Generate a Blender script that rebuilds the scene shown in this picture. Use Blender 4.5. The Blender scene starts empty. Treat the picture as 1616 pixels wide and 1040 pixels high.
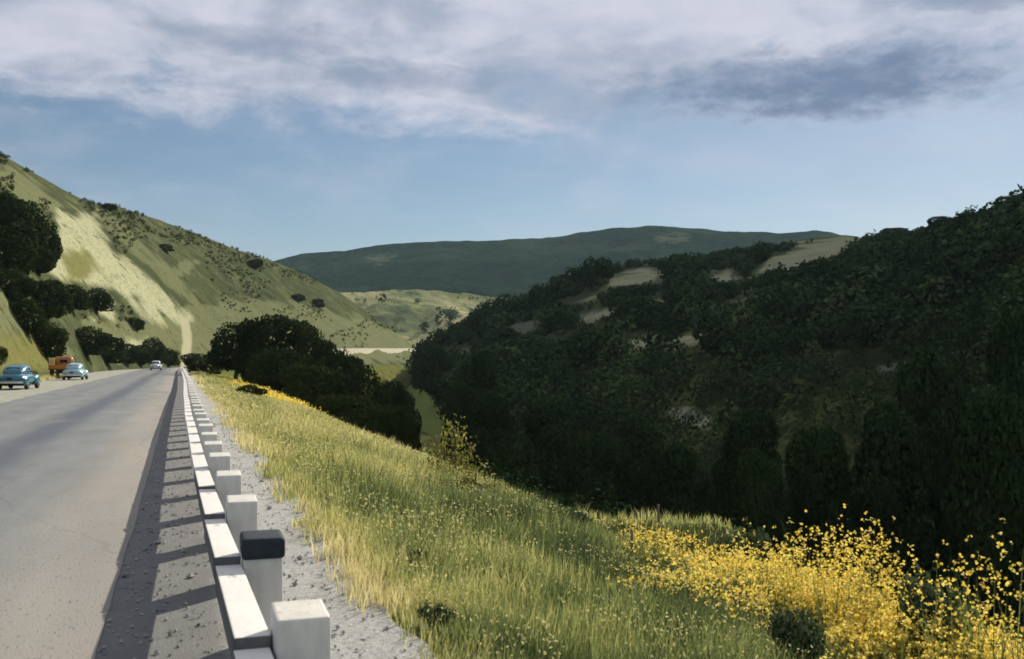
import bpy, bmesh, math, random
import numpy as np
from mathutils import Vector, Matrix
random.seed(7); rng = np.random.default_rng(7)
sc = bpy.context.scene; COL = sc.collection; R = math.radians

# ------------------------------------------------------------------ camera
FPX, EYE = 1600.0, 1.8
YAW, PIT = math.atan(523 / FPX), math.atan(48 / FPX)
cd = bpy.data.cameras.new('camera'); cam = bpy.data.objects.new('camera', cd); COL.objects.link(cam)
cam.location = (0, 0, EYE); cam.rotation_euler = (math.pi / 2 + PIT, 0, -YAW)
cd.sensor_width = 36; cd.lens = 36 * FPX / 1616; cd.clip_start = 0.05; cd.clip_end = 30000
sc.camera = cam
cd.dof.use_dof = True; cd.dof.focus_distance = 45; cd.dof.aperture_fstop = 4.0

# ------------------------------------------------------------------ light
SUN_AZ, SUN_EL = R(45), R(29)          # azimuth clockwise from +Y (the road)
sl = bpy.data.lights.new('sun', 'SUN'); so = bpy.data.objects.new('sun', sl); COL.objects.link(so)
sl.energy = 5.0; sl.angle = R(0.6); sl.color = (1.0, 0.93, 0.80)
sdir = Vector((math.sin(SUN_AZ) * math.cos(SUN_EL), math.cos(SUN_AZ) * math.cos(SUN_EL), math.sin(SUN_EL)))
so.rotation_euler = sdir.to_track_quat('Z', 'Y').to_euler(); so.location = (60, 60, 120)
sc.view_settings.view_transform = 'Standard'; sc.view_settings.look = 'None'
sc.view_settings.exposure = 0.45; sc.view_settings.gamma = 1.0
sc.cycles.filter_width = 1.7
sc.cycles.volume_bounces = 1

class NT:
    def __init__(s, tree): s.t = tree; s.n = tree.nodes; s.l = tree.links
    def new(s, typ, **kw):
        n = s.n.new(typ)
        for k, v in kw.items(): setattr(n, k, v)
        return n
    def put(s, sock, v):
        if isinstance(v, bpy.types.NodeSocket): s.l.new(v, sock)
        elif isinstance(v, (tuple, list)) and len(v) == 3 and sock.type == 'RGBA': sock.default_value = (*v, 1)
        else: sock.default_value = v
    def math(s, op, a, b=0.0, c=0.0, clamp=False):
        n = s.new('ShaderNodeMath', operation=op, use_clamp=clamp)
        for i, v in enumerate((a, b, c)): s.put(n.inputs[i], v)
        return n.outputs[0]
    def mix(s, f, a, b):
        n = s.new('ShaderNodeMix', data_type='RGBA'); s.put(n.inputs[0], f); s.put(n.inputs[6], a); s.put(n.inputs[7], b)
        return n.outputs[2]
    def noise(s, vec, scale, detail=4, rough=0.55, dist=0.0):
        n = s.new('ShaderNodeTexNoise'); s.put(n.inputs['Vector'], vec)
        n.inputs['Scale'].default_value = scale; n.inputs['Detail'].default_value = detail
        n.inputs['Roughness'].default_value = rough; n.inputs['Distortion'].default_value = dist
        return n.outputs['Fac']
    def step(s, v, lo, hi):
        n = s.new('ShaderNodeMapRange', interpolation_type='SMOOTHSTEP'); s.put(n.inputs[0], v)
        s.put(n.inputs[1], lo); s.put(n.inputs[2], hi); return n.outputs[0]
    def vmul(s, v, k):
        n = s.new('ShaderNodeVectorMath', operation='MULTIPLY'); s.put(n.inputs[0], v); n.inputs[1].default_value = k; return n.outputs[0]
    def comb(s, x, y, z):
        n = s.new('ShaderNodeCombineXYZ'); s.put(n.inputs[0], x); s.put(n.inputs[1], y); s.put(n.inputs[2], z); return n.outputs[0]

w = bpy.data.worlds.new('World'); sc.world = w; w.use_nodes = True
W = NT(w.node_tree); W.n.clear()
sky = W.new('ShaderNodeTexSky', sky_type='NISHITA', sun_disc=False)
sky.sun_elevation = SUN_EL; sky.sun_rotation = SUN_AZ; sky.altitude = 100; sky.air_density = 1.0; sky.dust_density = 0.25; sky.ozone_density = 2.6
tc = W.new('ShaderNodeTexCoord'); D = tc.outputs['Generated']
sp = W.new('ShaderNodeSeparateXYZ'); W.l.new(D, sp.inputs[0]); dx, dy, dz = sp.outputs
az = W.math('MULTIPLY', W.math('ARCTAN2', dx, dy), 57.2958)
el = W.math('MULTIPLY', W.math('ARCSINE', dz), 57.2958)
den = W.math('ADD', W.math('MAXIMUM', dz, 0.0), 0.06)
P = W.comb(W.math('DIVIDE', dx, den), W.math('DIVIDE', dy, den), 0.0)         # a flat cloud deck seen in perspective
AE = W.comb(az, W.math('MULTIPLY', el, 2.2), 0.0)
big = W.noise(P, 0.45, 4, 0.5, 0.4); fine = W.noise(P, 1.4, 4, 0.5, 0.3); wob = W.noise(AE, 0.16, 6, 0.6, 0.3); wob2 = W.noise(AE, 0.5, 5, 0.6)
edge = W.math('ADD', el, W.math('MULTIPLY', W.math('SUBTRACT', wob, 0.5), 7.0))
edge = W.math('ADD', edge, W.math('MULTIPLY', W.math('SUBTRACT', wob2, 0.5), 2.5))
deck = W.step(edge, 11.8, 15.2)                                                # the deck's lower rim, about 13 degrees up
holes = W.step(W.math('ADD', W.math('MULTIPLY', big, 0.6), W.math('MULTIPLY', wob, 0.4)), 0.30, 0.56)
veil = W.math('MULTIPLY', W.step(W.math('ADD', W.math('MULTIPLY', fine, 0.5), W.math('MULTIPLY', wob, 0.5)), 0.40, 0.62), W.step(el, 2.0, 12.0))
cover = W.math('MULTIPLY', deck, W.math('ADD', W.math('MULTIPLY', holes, 0.62), 0.26))
cover = W.math('MAXIMUM', cover, W.math('MULTIPLY', veil, 0.22))
def lens(a0, e0, ra, re, k):
    a = W.math('DIVIDE', W.math('SUBTRACT', az, a0), ra)
    e = W.math('DIVIDE', W.math('SUBTRACT', W.math('ADD', el, W.math('MULTIPLY', W.math('SUBTRACT', wob, 0.5), 3.2)), e0), re)
    q = W.math('ADD', W.math('ADD', W.math('MULTIPLY', a, a), W.math('MULTIPLY', e, e)), W.math('MULTIPLY', W.math('SUBTRACT', wob2, 0.5), 1.6))
    return W.math('MULTIPLY', W.math('SUBTRACT', 1.0, W.step(q, -0.1, 1.5)), k)
dark = W.math('MAXIMUM', lens(35.5, 14.6, 12.0, 2.1, 1.0), lens(43.5, 18.2, 6.0, 0.9, 0.55))
dark = W.math('MAXIMUM', dark, lens(12.0, 15.6, 6.5, 0.8, 0.45))
dark = W.math('MAXIMUM', dark, lens(3.5, 17.2, 6.0, 0.8, 0.40))
soft = W.noise(AE, 0.11, 5, 0.5, 0.6)
shade = W.step(W.math('ADD', W.math('ADD', W.math('MULTIPLY', fine, 0.15), W.math('MULTIPLY', wob2, 0.15)), W.math('MULTIPLY', soft, 0.7)), 0.38, 0.58)
ccol = W.mix(shade, (0.42, 0.47, 0.58), (0.70, 0.70, 0.79))
ccol = W.mix(dark, ccol, (0.155, 0.22, 0.35))
cover = W.math('MAXIMUM', cover, W.math('MULTIPLY', dark, 0.9))
b1 = W.new('ShaderNodeBackground'); W.l.new(sky.outputs[0], b1.inputs[0]); b1.inputs[1].default_value = 0.050
b2 = W.new('ShaderNodeBackground'); W.put(b2.inputs[0], ccol); b2.inputs[1].default_value = 0.72
mxs = W.new('ShaderNodeMixShader'); W.put(mxs.inputs[0], cover); W.l.new(b1.outputs[0], mxs.inputs[1]); W.l.new(b2.outputs[0], mxs.inputs[2])
wo = W.new('ShaderNodeOutputWorld'); W.l.new(mxs.outputs[0], wo.inputs[0])

# ------------------------------------------------------------------ materials
MATS = {}
def material(name, stops, scale=2.0, detail=6, rough=0.9, bump=0.0, bscale=None, bdist=0.05, attr=None, layers=(), trans=0.0, tcol=None,
             metallic=0.0, spec=None, stretch=None, coat=0.0):
    if spec is None: spec = 0.0 if name in ('turf', 'hill_grass', 'wood_floor', 'field', 'far_woods') else 0.2
    """stops: colour ramp over noise (or over the mesh attribute `attr`); layers: (attribute or noise scale, lo, hi, colour)"""
    m = bpy.data.materials.new(name); m.use_nodes = True; N = NT(m.node_tree); N.n.clear()
    out = N.new('ShaderNodeOutputMaterial'); b = N.new('ShaderNodeBsdfPrincipled')
    t = N.new('ShaderNodeTexCoord'); vec = t.outputs['Object']
    if stretch: vec = N.vmul(vec, stretch)
    if attr:
        a = N.new('ShaderNodeAttribute', attribute_name=attr); fac = a.outputs['Fac']
    else: fac = N.noise(vec, scale, detail, 0.6)
    cr = N.new('ShaderNodeValToRGB'); N.put(cr.inputs[0], fac); e = cr.color_ramp.elements
    while len(e) < len(stops): e.new(0.5)
    for i, (p, c) in enumerate(stops): e[i].position = p; e[i].color = (*c, 1)
    col = cr.outputs[0]
    for (src, lo, hi, c) in layers:
        if isinstance(src, str):
            f = N.new('ShaderNodeAttribute', attribute_name=src).outputs['Fac']
        else: f = N.noise(vec, src, 5, 0.6)
        col = N.mix(N.step(f, lo, hi), col, c)
    if name == 'asphalt':                            # wandering tar-filled cracks and a paving seam
        vo = N.new('ShaderNodeTexVoronoi', feature='DISTANCE_TO_EDGE'); vo.inputs['Scale'].default_value = 0.16
        wv = N.new('ShaderNodeTexNoise'); N.put(wv.inputs['Vector'], t.outputs['Object']); wv.inputs['Scale'].default_value = 0.9; wv.inputs['Detail'].default_value = 6
        va = N.new('ShaderNodeVectorMath', operation='MULTIPLY_ADD'); N.l.new(wv.outputs['Color'], va.inputs[0]); va.inputs[1].default_value = (0.7, 0.7, 0); N.put(va.inputs[2], N.vmul(t.outputs['Object'], (1, 0.55, 1)))
        N.l.new(va.outputs[0], vo.inputs['Vector']); col = N.mix(N.math('MULTIPLY', N.math('SUBTRACT', 1.0, N.step(vo.outputs['Distance'], 0.0015, 0.005)), 0.14), col, (0.045, 0.045, 0.045))
    N.put(b.inputs['Base Color'], col); b.inputs['Roughness'].default_value = rough; b.inputs['Metallic'].default_value = metallic
    b.inputs['Specular IOR Level'].default_value = spec; b.inputs['Coat Weight'].default_value = coat
    if bump:
        bp = N.new('ShaderNodeBump'); bp.inputs['Strength'].default_value = bump; bp.inputs['Distance'].default_value = bdist
        N.put(bp.inputs['Height'], N.noise(vec, bscale or scale * 3, 6, 0.65)); N.l.new(bp.outputs[0], b.inputs['Normal'])
    sh = b.outputs[0]
    if trans:
        tr = N.new('ShaderNodeBsdfTranslucent')
        N.put(tr.inputs[0], col if tcol is None else N.mix(0.5, col, tcol))
        mx = N.new('ShaderNodeMixShader'); mx.inputs[0].default_value = trans
        N.l.new(sh, mx.inputs[1]); N.l.new(tr.outputs[0], mx.inputs[2]); sh = mx.outputs[0]
    N.l.new(sh, out.inputs[0]); MATS[name] = m; return m

OLIVE, STRAW, SCRUB, SOIL = (0.135, 0.145, 0.040), (0.30, 0.25, 0.085), (0.030, 0.046, 0.018), (0.40, 0.35, 0.20)
material('asphalt', [(0.2, (0.125, 0.135, 0.132)), (0.55, (0.185, 0.195, 0.19)), (0.8, (0.235, 0.245, 0.235))], 1.2, 10, 0.85, 0.5, 60, 0.01, stretch=(1, 0.25, 1),
         layers=[('stripe', 0.0, 1.0, (0.085, 0.095, 0.115)), ('tan', 0.0, 1.0, (0.37, 0.315, 0.245)), (40.0, 0.58, 0.68, (0.11, 0.11, 0.11)), (0.45, 0.56, 0.72, (0.15, 0.155, 0.15))])
material('gravel', [(0.25, (0.24, 0.235, 0.215)), (0.5, (0.38, 0.375, 0.345)), (0.75, (0.52, 0.51, 0.47))], 22, 10, 0.95, 0.9, 55, 0.022,
         layers=[(1.1, 0.52, 0.66, (0.27, 0.255, 0.215)), ('oiled', 0.0, 1.0, (0.185, 0.182, 0.172)), (6.0, 0.6, 0.68, (0.09, 0.085, 0.075))])
material('dust', [(0.25, (0.20, 0.20, 0.16)), (0.5, (0.32, 0.315, 0.26)), (0.75, (0.42, 0.41, 0.34))], 2.5, 10, 0.95, 0.8, 25, 0.03,
         layers=[(0.6, 0.55, 0.7, (0.24, 0.24, 0.13))])
material('turf', [(0.25, (0.055, 0.075, 0.022)), (0.5, (0.13, 0.135, 0.04)), (0.75, (0.26, 0.22, 0.08))], 0.5, 10, 1.0, 1.0, 4, 0.15,
         layers=[(0.05, 0.5, 0.7, (0.085, 0.13, 0.04))])
material('hill_grass', [(0.28, (0.032, 0.045, 0.023)), (0.45, (0.068, 0.080, 0.039)), (0.60, (0.112, 0.120, 0.060)), (0.8, (0.19, 0.18, 0.095))], 0.16, 12, 1.0, 1.0, 0.6, 0.5,
         layers=[(0.035, 0.48, 0.60, (0.062, 0.074, 0.036)), (0.55, 0.56, 0.66, SCRUB), ('pale', 0.25, 0.75, (0.150, 0.160, 0.080)), ('scar', 0.10, 0.95, (0.38, 0.375, 0.225)),
                 ('gold', 0.0, 1.2, (0.165, 0.160, 0.052)), (1.3, 0.50, 0.72, (0.070, 0.075, 0.032)), (0.28, 0.56, 0.70, (0.085, 0.088, 0.038)), ('track', 0.1, 0.9, (0.36, 0.34, 0.21))])
material('wood_floor', [(0.3, (0.022, 0.032, 0.013)), (0.6, (0.04, 0.05, 0.02)), (0.8, (0.07, 0.075, 0.03))], 0.25, 10, 1.0, 1.0, 0.7, 0.8,
         layers=[('green', 0.2, 0.8, (0.20, 0.24, 0.085)), ('thin', 0.2, 0.9, (0.046, 0.060, 0.030)), ('pale', 0.2, 0.8, (0.125, 0.135, 0.092))])
material('field', [(0.3, (0.075, 0.11, 0.055)), (0.46, (0.18, 0.20, 0.095)), (0.62, (0.36, 0.33, 0.17))], 0.016, 10, 1.0, 1.0, 0.08, 6, stretch=(1.0, 0.35, 1),
         layers=[(0.03, 0.55, 0.64, (0.045, 0.07, 0.04))])
material('far_woods', [(0.3, (0.004, 0.020, 0.011)), (0.55, (0.008, 0.034, 0.018)), (0.8, (0.026, 0.060, 0.030))], 0.03, 12, 1.0, 1.0, 0.05, 22, layers=[(0.006, 0.50, 0.64, (0.026, 0.052, 0.030)), (0.05, 0.60, 0.70, (0.004, 0.016, 0.010)), ('pale', 0.2, 0.9, (0.085, 0.105, 0.06))])
material('pale_dirt', [(0.3, (0.40, 0.37, 0.26)), (0.7, (0.56, 0.52, 0.38))], 0.8, 8, 0.95, 0.6, 3, 0.05)
material('grass_blade', [(0.0, (0.060, 0.082, 0.034)), (0.3, (0.19, 0.235, 0.075)), (0.55, (0.36, 0.375, 0.125)), (0.8, (0.57, 0.51, 0.19)), (1.0, (0.70, 0.61, 0.31))], rough=0.7, attr='tint', trans=0.42)
material('stalk', [(0.0, (0.035, 0.055, 0.02)), (0.5, (0.14, 0.18, 0.05)), (1.0, (0.3, 0.3, 0.1))], rough=0.7, attr='tint', trans=0.4)
material('petal', [(0.0, (0.80, 0.57, 0.06)), (1.0, (0.90, 0.74, 0.18))], rough=0.6, attr='tint', trans=0.45)
material('leaf_dark', [(0.0, (0.014, 0.024, 0.009)), (0.5, (0.028, 0.042, 0.014)), (1.0, (0.055, 0.07, 0.022))], rough=0.6, spec=0.0, attr='tint', trans=0.10)
material('leaf_wood', [(0.0, (0.014, 0.027, 0.012)), (0.6, (0.029, 0.050, 0.021)), (1.0, (0.065, 0.090, 0.040))], rough=0.75, spec=0.0, attr='tint', trans=0.06)
material('leaf_scrub', [(0.0, (0.040, 0.052, 0.022)), (0.6, (0.075, 0.085, 0.036)), (1.0, (0.13, 0.13, 0.06))], rough=0.8, spec=0.0, attr='tint', trans=0.15)
material('leaf_hill', [(0.0, (0.020, 0.034, 0.014)), (0.6, (0.040, 0.058, 0.020)), (1.0, (0.08, 0.095, 0.032))], rough=0.7, spec=0.0, attr='tint', trans=0.12)
material('leaf_bright', [(0.0, (0.05, 0.075, 0.018)), (0.6, (0.17, 0.17, 0.035)), (1.0, (0.45, 0.36, 0.08))], rough=0.6, attr='tint', trans=0.45)
material('bark', [(0.3, (0.04, 0.032, 0.025)), (0.7, (0.10, 0.085, 0.065))], 6, 6, 0.95, 0.8, 12, 0.03, stretch=(1, 1, 0.2))
material('white_paint', [(0.25, (0.60, 0.57, 0.50)), (0.5, (0.72, 0.69, 0.62)), (0.75, (0.76, 0.735, 0.665))], 5, 8, 0.55, 0.35, 25, 0.006, stretch=(1, 0.3, 1),
         layers=[(9.0, 0.61, 0.72, (0.42, 0.39, 0.33)), (45.0, 0.70, 0.76, (0.35, 0.32, 0.27))])
material('post_paint', [(0.25, (0.52, 0.495, 0.42)), (0.5, (0.66, 0.63, 0.545)), (0.75, (0.70, 0.67, 0.59))], 6, 8, 0.6, 0.45, 22, 0.008, stretch=(1, 1, 0.3),
         layers=[(8.0, 0.57, 0.70, (0.36, 0.33, 0.27)), (30.0, 0.66, 0.72, (0.22, 0.20, 0.17))])
material('dark_rail_side', [(0.3, (0.075, 0.080, 0.085)), (0.7, (0.17, 0.17, 0.168))], 7, 8, 0.9, 0.5, 30, 0.006, stretch=(1, 0.3, 1))  # darker tone for the sides and ends of the near rails
material('side_paint', [(0.25, (0.46, 0.45, 0.42)), (0.5, (0.64, 0.63, 0.59)), (0.75, (0.72, 0.71, 0.66))], 5, 8, 0.75, 0.45, 22, 0.008, stretch=(1, 1, 0.3))  # greyer sides of posts and far rails; the posts' shade is put into this colour
material('leaf_weed', [(0.0, (0.03, 0.05, 0.028)), (0.6, (0.07, 0.10, 0.05)), (1.0, (0.15, 0.17, 0.06))], rough=0.7, spec=0.0, attr='tint', trans=0.3)
material('blackened_cap', [(0.3, (0.012, 0.018, 0.024)), (0.7, (0.035, 0.045, 0.055))], 9, 6, 0.75, 0.5, 30, 0.006)
material('teal_paint', [(0.35, (0.012, 0.10, 0.15)), (0.7, (0.02, 0.15, 0.21))], 2, 4, 0.28, spec=0.5, coat=0.5)
material('orange_paint', [(0.35, (0.36, 0.11, 0.012)), (0.7, (0.48, 0.17, 0.02))], 2, 4, 0.4, spec=0.5, coat=0.3)
material('pale_blue_paint', [(0.35, (0.22, 0.38, 0.42)), (0.7, (0.32, 0.48, 0.51))], 2, 4, 0.3, spec=0.5, coat=0.4)
material('grey_paint', [(0.35, (0.42, 0.46, 0.46)), (0.7, (0.55, 0.58, 0.57))], 2, 4, 0.3, spec=0.5, coat=0.4)
material('window_glass', [(0.3, (0.012, 0.016, 0.018)), (0.7, (0.02, 0.025, 0.028))], 2, 3, 0.08, spec=0.6)
material('rubber', [(0.3, (0.015, 0.015, 0.015)), (0.7, (0.03, 0.03, 0.03))], 10, 4, 0.9)
material('chrome', [(0.3, (0.6, 0.6, 0.6)), (0.7, (0.75, 0.75, 0.75))], 4, 3, 0.18, metallic=1.0)
material('lamp_red', [(0.3, (0.30, 0.02, 0.015)), (0.7, (0.38, 0.03, 0.02))], 4, 3, 0.25)
material('lamp_clear', [(0.3, (0.7, 0.7, 0.65)), (0.7, (0.8, 0.8, 0.75))], 4, 3, 0.15)
material('plank', [(0.3, (0.12, 0.075, 0.04)), (0.7, (0.22, 0.14, 0.075))], 5, 6, 0.9, 0.4, 18, 0.01)
material('grey_wood', [(0.3, (0.10, 0.085, 0.065)), (0.7, (0.19, 0.165, 0.13))], 8, 6, 0.9, 0.5, 24, 0.005, stretch=(1, 1, 0.2))
material('dark_trim', [(0.3, (0.018, 0.018, 0.018)), (0.7, (0.035, 0.033, 0.03))], 4, 4, 0.6)

# ------------------------------------------------------------------ helpers
def np_mesh(name, verts, faces, mat, attrs=None, smooth=False):
    """faces: int array (n,k) with one k, or list of such arrays"""
    me = bpy.data.meshes.new(name); fl = faces if isinstance(faces, list) else [faces]
    v = np.asarray(verts, np.float32); me.vertices.add(len(v)); me.vertices.foreach_set('co', v.ravel())
    loops = np.concatenate([f.ravel() for f in fl]).astype(np.int32)
    tot = np.concatenate([np.full(len(f), f.shape[1], np.int32) for f in fl])
    st = np.concatenate([[0], np.cumsum(tot)[:-1]]).astype(np.int32)
    me.loops.add(len(loops)); me.loops.foreach_set('vertex_index', loops)
    me.polygons.add(len(tot)); me.polygons.foreach_set('loop_start', st)
    try: me.polygons.foreach_set('loop_total', tot)
    except Exception: pass
    me.polygons.foreach_set('use_smooth', np.full(len(tot), smooth))
    for k, a in (attrs or {}).items():
        at = me.attributes.new(k, 'FLOAT', 'POINT'); at.data.foreach_set('value', np.asarray(a, np.float32))
    me.update(calc_edges=True); me.validate()
    me.materials.append(MATS[mat]); return me
def link(name, me, parent=None, loc=None):
    o = bpy.data.objects.new(name, me); COL.objects.link(o)
    if parent: o.parent = parent
    if loc is not None: o.location = loc
    return o
def tag(o, label, cat, group=None, kind=None):
    if label: o['label'] = label
    if cat: o['category'] = cat
    if group: o['group'] = group
    if kind: o['kind'] = kind
    return o
def thing(name, label, cat, loc=(0, 0, 0), rz=0.0, group=None):
    o = bpy.data.objects.new(name, None); COL.objects.link(o); o.empty_display_size = 0.2
    o.location = loc; o.rotation_euler = (0, 0, rz); return tag(o, label, cat, group)
def structure(o): o['kind'] = 'structure'; return o
def stuff(o): o['kind'] = 'stuff'; return o

AX = np.array([math.sin(YAW) * math.cos(PIT), math.cos(YAW) * math.cos(PIT), math.sin(PIT)])
RX = np.array([math.cos(YAW), -math.sin(YAW), 0.0]); UX = np.cross(RX, AX)
def bearing(u, v):
    """photo pixel -> (unit horizontal direction x, y, slope)"""
    u = np.asarray(u, float); v = np.asarray(v, float)
    d = AX + RX * ((u - 808) / FPX)[..., None] - UX * ((v - 520) / FPX)[..., None]
    h = np.hypot(d[..., 0], d[..., 1]); return d[..., 0] / h, d[..., 1] / h, d[..., 2] / h
def project(p):
    q = np.asarray(p, float) - np.array([0, 0, EYE]); f = q @ AX
    return 808 + FPX * (q @ RX) / f, 520 - FPX * (q @ UX) / f
def hash2(ix, iy, s):
    h = (ix.astype(np.int64) * 374761393 + iy.astype(np.int64) * 668265263 + s * 974634777) & 0x7fffffff
    h = ((h ^ (h >> 13)) * 1274126177) & 0x7fffffff; return ((h ^ (h >> 16)) & 0xffff) / 65535.0
def vnoise(x, y, s=0):
    x = np.asarray(x, float); y = np.asarray(y, float); ix = np.floor(x); iy = np.floor(y); fx = x - ix; fy = y - iy
    fx = fx * fx * (3 - 2 * fx); fy = fy * fy * (3 - 2 * fy)
    a = hash2(ix, iy, s); b = hash2(ix + 1, iy, s); c = hash2(ix, iy + 1, s); d = hash2(ix + 1, iy + 1, s)
    return (a + (b - a) * fx) * (1 - fy) + (c + (d - c) * fx) * fy
def fbm(x, y, s=0, o=4):
    r = 0; k = 0.5; t = 0
    for i in range(o): r = r + k * vnoise(x, y, s + i); t += k; x = x * 2.03 + 11.3; y = y * 2.03 + 5.7; k *= 0.5
    return r / t
def sstep(x, a, b):
    t = np.clip((np.asarray(x, float) - a) / (b - a), 0, 1); return t * t * (3 - 2 * t)

# ------------------------------------------------------------------ ground
def road_x(y):                                   # the road bends right beyond 230 m
    y = np.asarray(y, float); q = np.clip(y - 235, 0, None)
    return np.where(q < 90, q * q / 300.0, 27 + (q - 90) * 0.6)
def ground_z(x, y):
    x = np.asarray(x, float); y = np.asarray(y, float); d = x - road_x(y)
    brow = 5.8 + 0.8 * (fbm(y * 0.09, y * 0 + 3.3, 5, 3) - 0.5) + 0.02 * np.clip(y - 40, 0, 200)
    a = np.clip(d - 1.45, 0, None)
    flat = -0.24 * np.minimum(a, brow - 1.45)
    b = np.clip(d - brow, 0, None)
    fall = -11.6 * (1 - np.exp(-(b ** 1.5) / 38.0)) - 0.008 * np.clip(b - 25, 0, 60)
    la, lb = (x - 11.3) * 0.9 - (y - 23.4) * 0.435, (x - 11.3) * 0.435 + (y - 23.4) * 0.9
    bank = -2.25 - 1.6 * (lb / 1.5) ** 2 - 0.9 * np.clip(np.abs(la) - 1.6, 0, None) ** 2 + 0.2 * (fbm(x * 0.9, y * 0.9, 12, 3) - 0.5)
    rough = (fbm(x * 0.7, y * 0.7, 2, 4) - 0.5) * 0.22 * sstep(d, 1.5, 3.0)
    return np.maximum(bank, -0.02 + flat + fall + rough + (fbm(x * 0.06, y * 0.06, 9, 3) - 0.5) * 1.6 * sstep(d, 9, 20))
def axis(parts):
    r = [np.linspace(a, b, n, endpoint=False) for a, b, n in parts]; return np.concatenate(r + [[parts[-1][1]]])
gx = axis([(-6000, -400, 14), (-400, -14, 16), (-14, 0, 7), (0, 16, 70), (16, 60, 60), (60, 300, 60), (300, 6000, 24)])
gy = axis([(-300, -10, 12), (-10, 40, 130), (40, 150, 80), (150, 420, 70), (420, 9000, 40)])
X, Y = np.meshgrid(gx, gy); Z = ground_z(X, Y)
def grid_faces(nv, nu):
    i = np.arange(nv - 1)[:, None] * nu + np.arange(nu - 1)[None, :]
    return np.stack([i, i + 1, i + 1 + nu, i + nu], -1).reshape(-1, 4)
structure(link('ground', np_mesh('ground', np.stack([X, Y, Z], -1).reshape(-1, 3), grid_faces(len(gy), len(gx)), 'turf', smooth=True)))

def strip(name, mat, dl, dr, ys, z, nx, jl=0.0, jr=0.0, attrs=None, rough=0.0):
    """a sheet following the road between lateral offsets dl and dr"""
    ys = np.asarray(ys, float); s = np.linspace(0, 1, nx)
    L = dl + jl * (fbm(ys * 0.8, ys * 0 + 1.7, 21, 4) - 0.5) * 2; Rr = dr + jr * (fbm(ys * 0.9, ys * 0 + 7.7, 22, 4) - 0.5) * 2
    d = L[:, None] + (Rr - L)[:, None] * s[None, :]; yy = np.repeat(ys[:, None], nx, 1); xx = d + road_x(ys)[:, None]
    zz = np.full_like(xx, z)
    if rough: zz = zz + (fbm(xx * 5, yy * 5, 31, 3) - 0.5) * rough * np.sin(np.pi * s)[None, :]
    at = {k: f(d, yy).ravel() for k, f in (attrs or {}).items()}
    return structure(link(name, np_mesh(name, np.stack([xx, yy, zz], -1).reshape(-1, 3), grid_faces(len(ys), nx), mat, at, True)))
ysr = axis([(-12, 60, 180), (60, 240, 90), (240, 420, 60)])
strip('road', 'asphalt', -7.1, -0.47, ysr, 0.0, 46, 0.25, 0.03, {
    'stripe': lambda d, y: np.exp(-((d + 3.1 + 0.10 * np.sin(y * 0.07)) / 0.62) ** 2) * (0.78 + 0.36 * fbm(d * 2, y * 0.3, 41, 3)) + 0.30 * np.exp(-((d + 5.4) / 0.5) ** 2),
    'tan': lambda d, y: sstep(d, -2.3, -0.8) * (0.30 + 0.45 * fbm(d * 1.5, y * 0.2, 44, 3))})
strip('gravel_shoulder', 'gravel', -0.50, 1.48, axis([(-12, 40, 420), (40, 240, 160), (240, 420, 50)]), -0.006, 40, 0.02, 0.22, {'oiled': lambda d, y: (1 - sstep(d + 0.12 * (fbm(d * 3, y * 1.5, 47, 3) - 0.5), 0.20, 0.42)) * (0.7 + 0.3 * fbm(d * 5, y * 3, 48, 3))}, 0.02)
strip('roadside_pullout', 'dust', -12.2, -6.8, ysr, -0.007, 14, 0.5, 0.2)

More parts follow.
